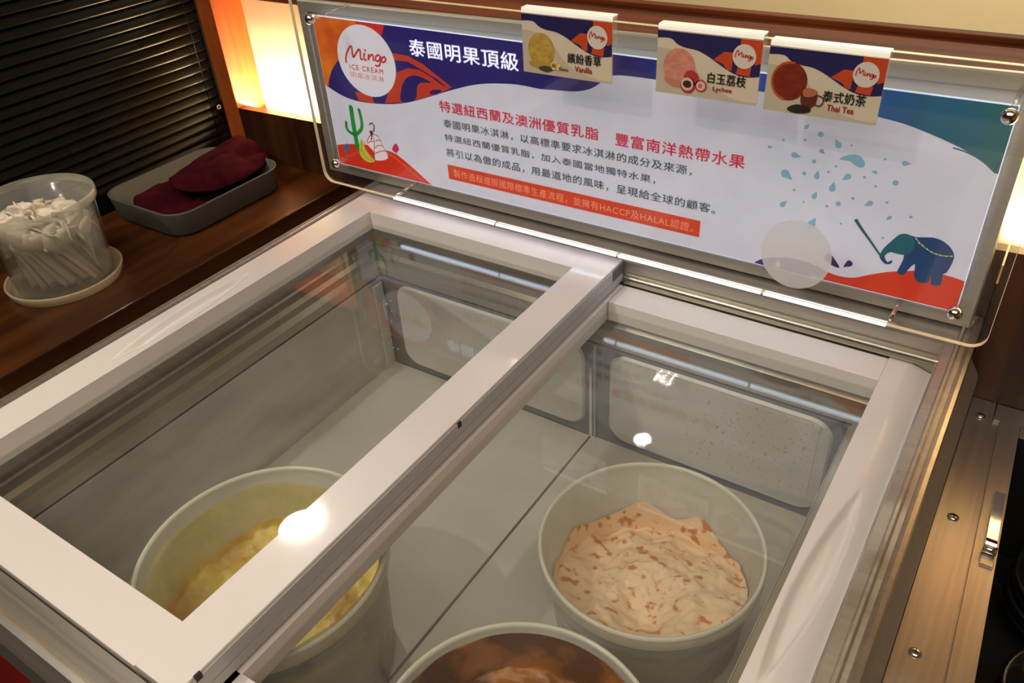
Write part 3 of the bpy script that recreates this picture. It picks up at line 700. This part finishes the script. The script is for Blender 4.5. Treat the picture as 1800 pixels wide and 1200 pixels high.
dune = [K5(*p) for p in [(400,800),(440,825),(520,855),(600,865),(680,850),(780,835),(880,830),(960,828),(1080,850),(1190,885)]]
ds = smoothp(dune, 3, False); ds = [(min(xr, a), max(zbot, b)) for a, b in ds]; ds[-1] = (xr, ds[-1][1])
lay('red_dune', [ds+[(xr, zbot), (K5(400, 868)[0], zbot)]], (206, 50, 20), 1)
wh = [K5(*p) for p in [(75,785),(120,765),(200,757),(300,768),(400,800),(445,828),(400,868)]]
wh = smoothp(wh, 3, False); lay('whale_back', [[(a, max(zbot, b)) for a, b in wh]+[(K5(150, 800)[0], zbot)]], (58, 38, 110), 3)
lay('whale_spots', [circ(*K5(x, y), r*px_, 12, r*px_*1.2) for x, y, r in ((200,795,18),(390,862,14),(362,862,8),(330,850,7))], (214, 210, 226), 4)
lay('whale_drops', [smoothp([K5(*p) for p in Q], 3) for Q in ([(447,760),(455,742),(480,742),(500,765),(527,812),(480,795)], [(548,808),(560,785),(575,772),(595,785),(590,803),(565,806)])], (54, 26, 76), 4)
lay('elephant', [smoothp([K5(*p) for p in [(738,748),(760,708),(800,672),(840,638),(880,632),(930,650),(1020,652),(1080,675),(1120,715),(1132,755),(1112,805),(1088,840),(1072,845),(1060,902),(1010,900),(1010,850),(992,890),(938,885),(920,848),(925,790),(885,825),(862,850),(830,835),(850,795),(868,745),(830,738),(800,728),(778,736),(764,752),(780,782),(803,770),(800,788),(770,792),(748,772)]], 2)], (22, 62, 108), 5)
lay('elephant_head', [smoothp([K5(*p) for p in [(740,745),(762,708),(802,672),(842,640),(880,634),(915,650),(925,690),(900,735),(868,743),(830,736),(800,726),(778,734),(762,750)]], 2)], (20, 92, 104), 6)
lay('paint_brush', ribbon([K5(612,555),K5(640,600),K5(690,670),K5(742,745)], lambda t: .0045*(1-.45*t)), (18, 92, 92), 6)
lay('garland', [circ(*K5(x, y), 5*px_, 8) for x, y in ((932,658),(948,680),(966,693),(990,712),(1013,727),(1037,738),(1060,745),(1090,750),(1120,750))]+ribbon([K5(930,655),K5(966,695),K5(1013,728),K5(1060,745),K5(1125,750)], .0008), (196, 200, 110), 7)

# pale translucent disc on the clear sheet, painting in a round reflection
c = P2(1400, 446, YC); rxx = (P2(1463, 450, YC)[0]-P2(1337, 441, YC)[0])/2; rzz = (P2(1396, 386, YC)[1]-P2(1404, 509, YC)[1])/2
REFL_M = clear('pale_reflection', (.95, .95, .93), .78, (1., .98, .92), .4, 1.2, .03)
flat([circ(c[0], c[1], rxx, 48, rzz)], YC-.0036, 'reflection_disc', REFL_M, sg)
# standoff balls at the four corners of the print
for (u, v) in ((546, 33), (592, 287), (1775, 204), (1678, 550)):
    p = on(u, v, 1, YC-.008)
    q = MB(); q.tube([(p.x, YC-.0035, p.z), (p.x, YS, p.z)], .0030, 12); s_ = obj('standoff', q, ACRY, sg)
    q = MB(); q.ball((p.x, YC-.0095, p.z), .0088, 20, 14); obj('ball_cap', q, CHROME, s_)

# ================================================================== FLAVOUR TAGS
def tagcard(corn, label, zh, en, kind):
    """corn: px of top-left, top-right, bottom-right, bottom-left of the card"""
    yb = YC-.0075
    xs0 = (on(*corn[0], 1, yb).x+on(*corn[3], 1, yb).x)/2; xs1 = (on(*corn[1], 1, yb).x+on(*corn[2], 1, yb).x)/2
    zt_ = (on(*corn[0], 1, yb).z+on(*corn[1], 1, yb).z)/2; zb_ = (on(*corn[2], 1, yb).z+on(*corn[3], 1, yb).z)/2
    w_, h_ = xs1-xs0, zt_-zb_; hook = .0070
    t = empty('flavour_tag', ((xs0+xs1)/2, YC, ztp), label, 'tag', 'flavour tags hung over the top edge of the sign')
    q = MB(); q.box(xs0, xs1, yb, yb+.0035, zb_, zt_-.001, .0006); q.box(xs0, xs1, yb+.0035, YC+.0065, zt_-.0045, zt_-.001, .0006); q.box(xs0, xs1, YC+.0040, YC+.0065, zt_-.040, zt_-.001, .0006)
    obj('acrylic_holder', q, clear('holder_acrylic', (.98, .98, .96), .12, (1, .95, .85), .03, 1.45, .02), t)
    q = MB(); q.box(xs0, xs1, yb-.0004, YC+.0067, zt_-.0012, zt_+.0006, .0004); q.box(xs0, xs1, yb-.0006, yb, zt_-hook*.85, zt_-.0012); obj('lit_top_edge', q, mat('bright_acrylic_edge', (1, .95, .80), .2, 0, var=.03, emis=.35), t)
    zt2 = zt_-hook; hh = zt2-zb_
    F = lambda u, v: (xs0+w_*u, zt2-hh*v)
    q = MB(); q.box(xs0, xs1, yb-.0009, yb-.0002, zb_, zt2); card = obj('card', q, pm(226, 208, 180, .03), t)
    def cl_(name, polys, col, i): return flat([[(max(xs0, min(xs1, a)), max(zb_, min(zt2, b))) for a, b in P_] for P_ in polys], yb-.0010-.00018*i, name, col if not isinstance(col, tuple) else pm(*col, .03), card)
    sw = smoothp([F(0,.27),F(.12,.28),(F(.25,.33)),F(.36,.47),F(.45,.66),F(.55,.80),F(.72,.91),F(.88,.96),F(1.,.95)], 3, False)
    cl_('card_shade', [sw+[F(1, 1), F(0, 1)]], (204, 188, 160), 1)
    wv = smoothp([F(0,.12),F(.13,.11),F(.2,.19),F(.28,.23),(F(.39,.25)),F(.49,.31),F(.6,.41),F(.70,.50),F(.8,.56),F(.9,.57),F(1,.54)], 3, False)
    cl_('card_wave', [wv+[F(1, 0), F(0, 0)]], (40, 34, 84), 2)
    cl_('card_marble', [[F(.80,0),F(1,0),F(1,.34),F(.95,.38),F(.92,.2),F(.80,.14)], [F(.56,.36),F(.66,.22),F(.74,.22),F(.74,.5),F(.70,.5),F(.66,.42)], [F(.78,.54),F(.80,.40),F(.92,.42),F(.91,.56)]], (206, 74, 34), 3)
    ar = w_/hh
    cl_('logo_disc', [circ(*F(.845,.26), w_*.108, 28)], (228, 214, 196), 4)
    sc_ = w_*.108/200
    P_ = []
    cc = F(.845, .26)
    for s_ in LOGO: P_ += ribbon([(cc[0]+(x-563)*sc_*1.1, cc[1]-(y-400)*sc_*1.1) for x, y in s_], w_*.011, 3)
    cl_('logo_script', P_, (200, 80, 66), 5)
    if kind == 'v':
        cl_('scoop', [circ(*F(.22,.58), w_*.150, 26, w_*.165)], mat('print_vanilla', srgb(206, 170, 70), .5, 0, col2=srgb(176, 136, 50), scale=180, emis=.03), 5)
        cl_('scoop_foot', [smoothp([F(.08,.80),F(.2,.78),F(.36,.80),F(.33,.88),F(.2,.90),F(.1,.87)], 3)], (186, 150, 70), 6)
        cl_('leaf', [smoothp([F(.18,.90),F(.26,.84),F(.36,.88),F(.28,.95)], 3)], (70, 74, 44), 7)
        pet = []
        for k in range(5):
            a = k*2*PI/5+.3; c0 = F(.385, .82); pet.append(circ(c0[0]+w_*.035*math.cos(a), c0[1]+w_*.030*math.sin(a), w_*.028, 10, w_*.018))
        cl_('blossom', pet, (226, 206, 130), 8); cl_('pod', [circ(*F(.36,.82), w_*.02, 8), [F(.42,.84),F(.53,.85),F(.52,.88),F(.42,.88)]], (150, 100, 50), 9)
    elif kind == 'l':
        cl_('scoop', [circ(*F(.23,.55), w_*.160, 26, w_*.175)], mat('print_lychee', srgb(222, 152, 126), .5, 0, col2=srgb(206, 120, 100), scale=180, emis=.03), 5)
        cl_('scoop_foot', [smoothp([F(.08,.74),F(.2,.76),F(.3,.78),F(.28,.86),F(.16,.86)], 3)], (206, 130, 110), 6)
        cl_('fruit', [circ(*F(.36,.70), w_*.075, 20), circ(*F(.46,.80), w_*.058, 20), circ(*F(.33,.82), w_*.075, 20)], (186, 52, 50), 7)
        cl_('fruit_flesh', [circ(*F(.325,.80), w_*.062, 18), circ(*F(.46,.80), w_*.045, 18)], (230, 190, 176), 8)
        cl_('fruit_core', [circ(*F(.325,.80), w_*.044, 16, w_*.036), ], (66, 40, 34), 9); cl_('fruit_middle', [circ(*F(.455,.80), w_*.022, 12)], (216, 110, 80), 9)
    else:
        cl_('scoop', [circ(*F(.21,.50), w_*.158, 26, w_*.172)], mat('print_tea', srgb(140, 44, 14), .5, 0, col2=srgb(104, 26, 8), scale=160, emis=.03), 5)
        cl_('scoop_ring', ribbon([F(.21+.155*math.cos(a), .50+.155*math.sin(a)*ar*1.08) for a in [x*.35 for x in range(5, 15)]], w_*.02, 3), (196, 84, 24), 6)
        cl_('cup', [smoothp([F(.36,.62),F(.46,.60),F(.47,.78),F(.42,.88),F(.35,.85),F(.33,.72)], 3)], (96, 44, 26), 7)
        cl_('cup_tea', [smoothp([F(.345,.60),F(.40,.56),F(.47,.60),F(.44,.68),F(.36,.70)], 3)], (190, 110, 70), 8)
        cl_('cup_handle', ribbon([F(.47,.66),F(.52,.68),F(.53,.76),F(.50,.82),F(.45,.80)], w_*.012, 3), (90, 50, 40), 8)
        cl_('leaf', [smoothp([F(.22,.93),F(.30,.84),F(.42,.86),F(.42,.94),F(.30,.98)], 3)], (44, 34, 28), 8)
    ty = yb-.0010-.00018*6
    a, b = F(.52,.735), F(.885,.735); text(zh, a, b, hh*.17, 'text_line', pm(64, 62, 56, .02), card, ty, .02, space=1.05)
    k0, k1 = {'v': (.60, .79), 'l': (.58, .76), 't': (.57, .80)}[kind]
    a, b = F(k0,.87), F(k1,.87); text(en, a, b, hh*.095, 'text_line', pm(206, 62, 46, .02), card, ty, .03)
tagcard([(918, 13), (1078, 30), (1075, 145), (920, 127)], 'flavour tag with a yellow vanilla scoop, leftmost on the sign top', '繽紛香草', 'Vanilla', 'v')
tagcard([(1158, 40), (1343, 62), (1330, 188), (1153, 158)], 'flavour tag with a pink lychee scoop, between the other two tags', '白玉荔枝', 'Lychee', 'l')
tagcard([(1355, 66), (1564, 95), (1540, 222), (1343, 190)], 'flavour tag with a dark red-brown tea scoop, rightmost on the sign top', '泰式奶茶', 'Thai Tea', 't')

# ================================================================== TRAY AND CLOTHS
zc_ = -.036
tr = empty('grey_tray', (-.34, -.12, zc_), 'grey plastic tray holding maroon cloths on the wooden counter', 'tray')
def rr3(x0, x1, y0, y1, r, z, n=6): return [(a, b, z) for a, b in rrect(x0, x1, y0, y1, r, n)]
q = MB(); tx0, tx1, ty0, ty1, th = -.452, -.220, -.262, .012, .050
rows = [rr3(tx0+.012, tx1-.012, ty0+.012, ty1-.012, .040, zc_+.0005), rr3(tx0+.006, tx1-.006, ty0+.006, ty1-.006, .044, zc_+.006), rr3(tx0+.001, tx1-.001, ty0+.001, ty1-.001, .046, zc_+th-.003),
        rr3(tx0, tx1, ty0, ty1, .046, zc_+th), rr3(tx0+.004, tx1-.004, ty0+.004, ty1-.004, .043, zc_+th), rr3(tx0+.009, tx1-.009, ty0+.009, ty1-.009, .040, zc_+.008), rr3(tx0+.016, tx1-.016, ty0+.016, ty1-.016, .036, zc_+.004)]
q.rings(rows, cap0=True, cap1=True, smooth=True)
obj('tray_body', q, mat('grey_tray_plastic', srgb(96, 95, 86), .5, 0, var=.06), tr)
CLOTH = mat('maroon_terry', srgb(82, 15, 26), .95, 0, col2=srgb(52, 8, 17), scale=60, bump=.9, bscale=420, spec=.1)
def cloth(cx, cy, rx, ry, rot, z0, top, seed, label, fold):
    q = MB(); nu, nv = 56, 44; rows = []; bot = []
    for i in range(nu+1):
        row = []; bt = []
        for j in range(nv+1):
            u, v = i/nu*2-1, j/nv*2-1
            # superellipse blob with waves: lumpy folded towel
            x = u*math.sqrt(1-v*v*.42); y = v*math.sqrt(1-u*u*.42)
            edge = max(0, 1-max(abs(u), abs(v))**5)
            h = top*(.50+.30*math.cos(fold*u+.6*v+seed)+.26*noise.noise(Vector((u*1.5, v*1.5, seed))))
            h += top*.42*(1-min(1, abs(math.sin(1.7*u+1.1*v+seed))*2.2))*(.4+.6*noise.noise(Vector((u*2, v, seed+4))))
            h -= top*.35*math.exp(-((u-.5*v-.25)/.14)**2)
            h *= edge**.42
            h += -.004*math.exp(-((v-.35*math.sin(2.2*u+seed))/.10)**2)
            X = cx+(x*rx*math.cos(rot)-y*ry*math.sin(rot)); Y = cy+(x*rx*math.sin(rot)+y*ry*math.cos(rot))
            row.append((X, Y, z0+max(.002, h))); bt.append((X, Y, z0+min(.0015, max(.002, h)*.1)))
        rows.append(row); bot.append(bt)
    q.rings(rows, close=False); q.rings(bot, close=False)
    for a, b in ((rows[0], bot[0]), (rows[-1], bot[-1])): q.rings([a, b], close=False)
    for e in (0, -1): q.rings([[r[e] for r in rows], [r[e] for r in bot]], close=False)
    o = obj('maroon_cloth', q, CLOTH, None, origin=(cx, cy, z0)); return tag(o, label, 'cloth', 'maroon cloths in the grey tray')
cloth(-.360, -.145, .075, .095, .10, zc_+.0045, .040, 2.2, 'crumpled dark maroon cloth lying low at the front of the grey tray', 2.0)
cloth(-.335, -.062, .080, .105, .15, zc_+.0430, .048, 5.6, 'maroon cloth folded over and heaped above the tray rim', 2.4)
cloth(-.360, -.030, .080, .035, .1, zc_+.0045, .040, 1.3, 'maroon cloth at the back of the tray beneath the heaped one', 1.6)

# ================================================================== CUP OF SPOONS
cc = (-.300, -.4420)
cup = empty('clear_cup', (cc[0], cc[1], zc_), 'clear round plastic cup of white spoons standing in its own lid', 'cup')
CUPM = clear('cup_plastic', (.97, .97, .95), .24, (.80, .80, .74), .10, 1.40, .03)
Rc = .0925; zt_c = .118
q = MB(); q.lathe([(.03, zc_+.004), (.0755, zc_+.004), (.0775, zc_+.008), (Rc-.004, zt_c-.016), (Rc, zt_c-.015), (Rc+.001, zt_c-.002), (Rc-.001, zt_c), (Rc-.004, zt_c-.002), (Rc-.0055, zt_c-.016), (.0760, zc_+.010), (.03, zc_+.006)], (*cc, 0), 64)
obj('cup_wall', q, CUPM, cup)
q = MB(); q.lathe([(.001, zc_+.0005), (.088, zc_+.0005), (.0925, zc_+.002), (.0945, zc_+.014), (.0950, zc_+.0165), (.0930, zc_+.0175), (.0905, zc_+.0160), (.0890, zc_+.0045), (.001, zc_+.0038)], (*cc, 0), 64)
obj('lid_base', q, clear('lid_plastic', (.9, .9, .85), .75, srgb(240, 222, 186), .2, 1.4, .03), cup)
q = MB(); q.rings([[(cc[0]+r*math.cos(a*PI/32), cc[1]+r*math.sin(a*PI/32), z) for a in range(64)] for r, z in ((Rc+.0012, zt_c-.013), (Rc+.0022, zt_c-.010), (Rc+.0018, zt_c-.001), (Rc, zt_c+.0012), (Rc-.003, zt_c))])
obj('cup_rim', q, clear('rim_plastic', (.95, .95, .9), .48, srgb(205, 202, 180), .15, 1.4, .03), cup)
SPM = mat('white_spoon_plastic', srgb(238, 224, 202), .35, 0, var=.03)
def spoon_mesh():
    q = MB(); Lh, Lb = .085, .040; rows = []
    n = 22
    for i in range(n+1):
        s = i/n*(Lh+Lb)
        if s < Lh: w_ = .0032+.0010*(1-s/Lh); d = 0
        else:
            t = (s-Lh)/Lb; w_ = .0032+.0105*math.sin(min(1, t*1.08)*PI*.62+.05)*(1 if t < .86 else max(.15, 1-(t-.86)/.14*.75)); d = .0042*math.sin(t*PI)
        rows.append([(-w_, 0-.0004, s), (-w_*.5, d*.75, s), (0, d, s), (w_*.5, d*.75, s), (w_, -.0004, s), (w_*.5, d*.75-.0014, s), (0, d-.0016, s), (-w_*.5, d*.75-.0014, s)])
    q.rings(rows, cap0=True, cap1=True); return q
random.seed(11)
sp0 = obj('tasting_spoon', spoon_mesh(), SPM, None, origin=(0, 0, 0)); first = True
nsp = 84
for i in range(nsp):
    s_ = sp0 if first else sp0.copy()
    if not first: C.objects.link(s_)
    first = False
    a = i*2.399; rr_ = math.sqrt((i+.5)/nsp)
    bx, by = cc[0]+rr_*.060*math.cos(a+.9), cc[1]+rr_*.060*math.sin(a+.9)
    # tips spread outwards; the heap is higher on the left and lower to the right
    k = rr_*.067; tx_, ty_ = cc[0]+k*math.cos(a), cc[1]+k*math.sin(a)
    zb_ = zc_+.008+random.random()*.012
    hgt = .112 + .012*random.random()
    side = ((tx_-cc[0])*(-.6)+(ty_-cc[1])*(-.5))
    tilt = Vector((tx_-bx, ty_-by, .10)).normalized()
    o_l = W3(bx, by, zb_ + side*.25 - .004)
    rot = tilt.to_track_quat('Z', 'Y').to_matrix() @ Matrix.Rotation(random.random()*2*PI, 3, 'Z')
    s_.rotation_euler = rot.to_euler(); s_.location = o_l
    f = .86+.18*random.random(); s_.scale = (1.7, 1.7, f)
    tag(s_, 'small white plastic spoon in the bundle inside the clear cup', 'spoon', 'white spoons in the clear cup')

# ================================================================== CEILING LAMPS (seen as glints in the glass and acrylic)
BULB = emit('lamp_disc', (1, .93, .80), 70); SPOT = emit('spot_lamp_disc', (1, .95, .88), 900)
LAMPS = [((-1.24, .47), .110, 'round recessed downlight over the far left of the room', 30), ((-.22, -1.86), .045, 'small round downlight behind the viewer on the left', 6),
         ((-.97, 1.94), .085, 'round recessed downlight beyond the partition, left of its row', 16), ((.9, 1.9), .060, 'round recessed downlight beyond the partition, right of its row', 12)]
for (x, y), r, lab, pw in LAMPS:
    t = empty('ceiling_lamp', (x, y, CEIL), lab, 'lamp')
    q = MB(); q.lathe([(r, CEIL-.0005), (r+.012, CEIL-.004), (r+.010, CEIL-.010), (r, CEIL-.010), (r-.004, CEIL-.004)], (x, y, 0), 32); obj('lamp_ring', q, CHROME, t)
    q = MB(); q.lathe([(.001, CEIL-.006), (r-.004, CEIL-.006)], (x, y, 0), 32); obj('lamp_disc', q, SPOT if pw < 10 else BULB, t)
for (x, y), lab in (((-.33, -2.36), 'square nine-point led lamp behind the viewer'), ((-1.28, 2.05), 'square nine-point led lamp beyond the partition')):
    t = empty('led_array_lamp', (x, y, CEIL), lab, 'lamp')
    obj('lamp_housing', B(x-.07, x+.07, y-.07, y+.07, CEIL-.012, CEIL-.0005, bev=.002), DARK, t)
    for i in range(3):
        for j in range(3):
            q = MB(); q.ball((x-.04+i*.04, y-.04+j*.04, CEIL-.013), .009, 10, 6, (1, 1, .4)); obj('led_point', q, SPOT if y < 0 else BULB, t)
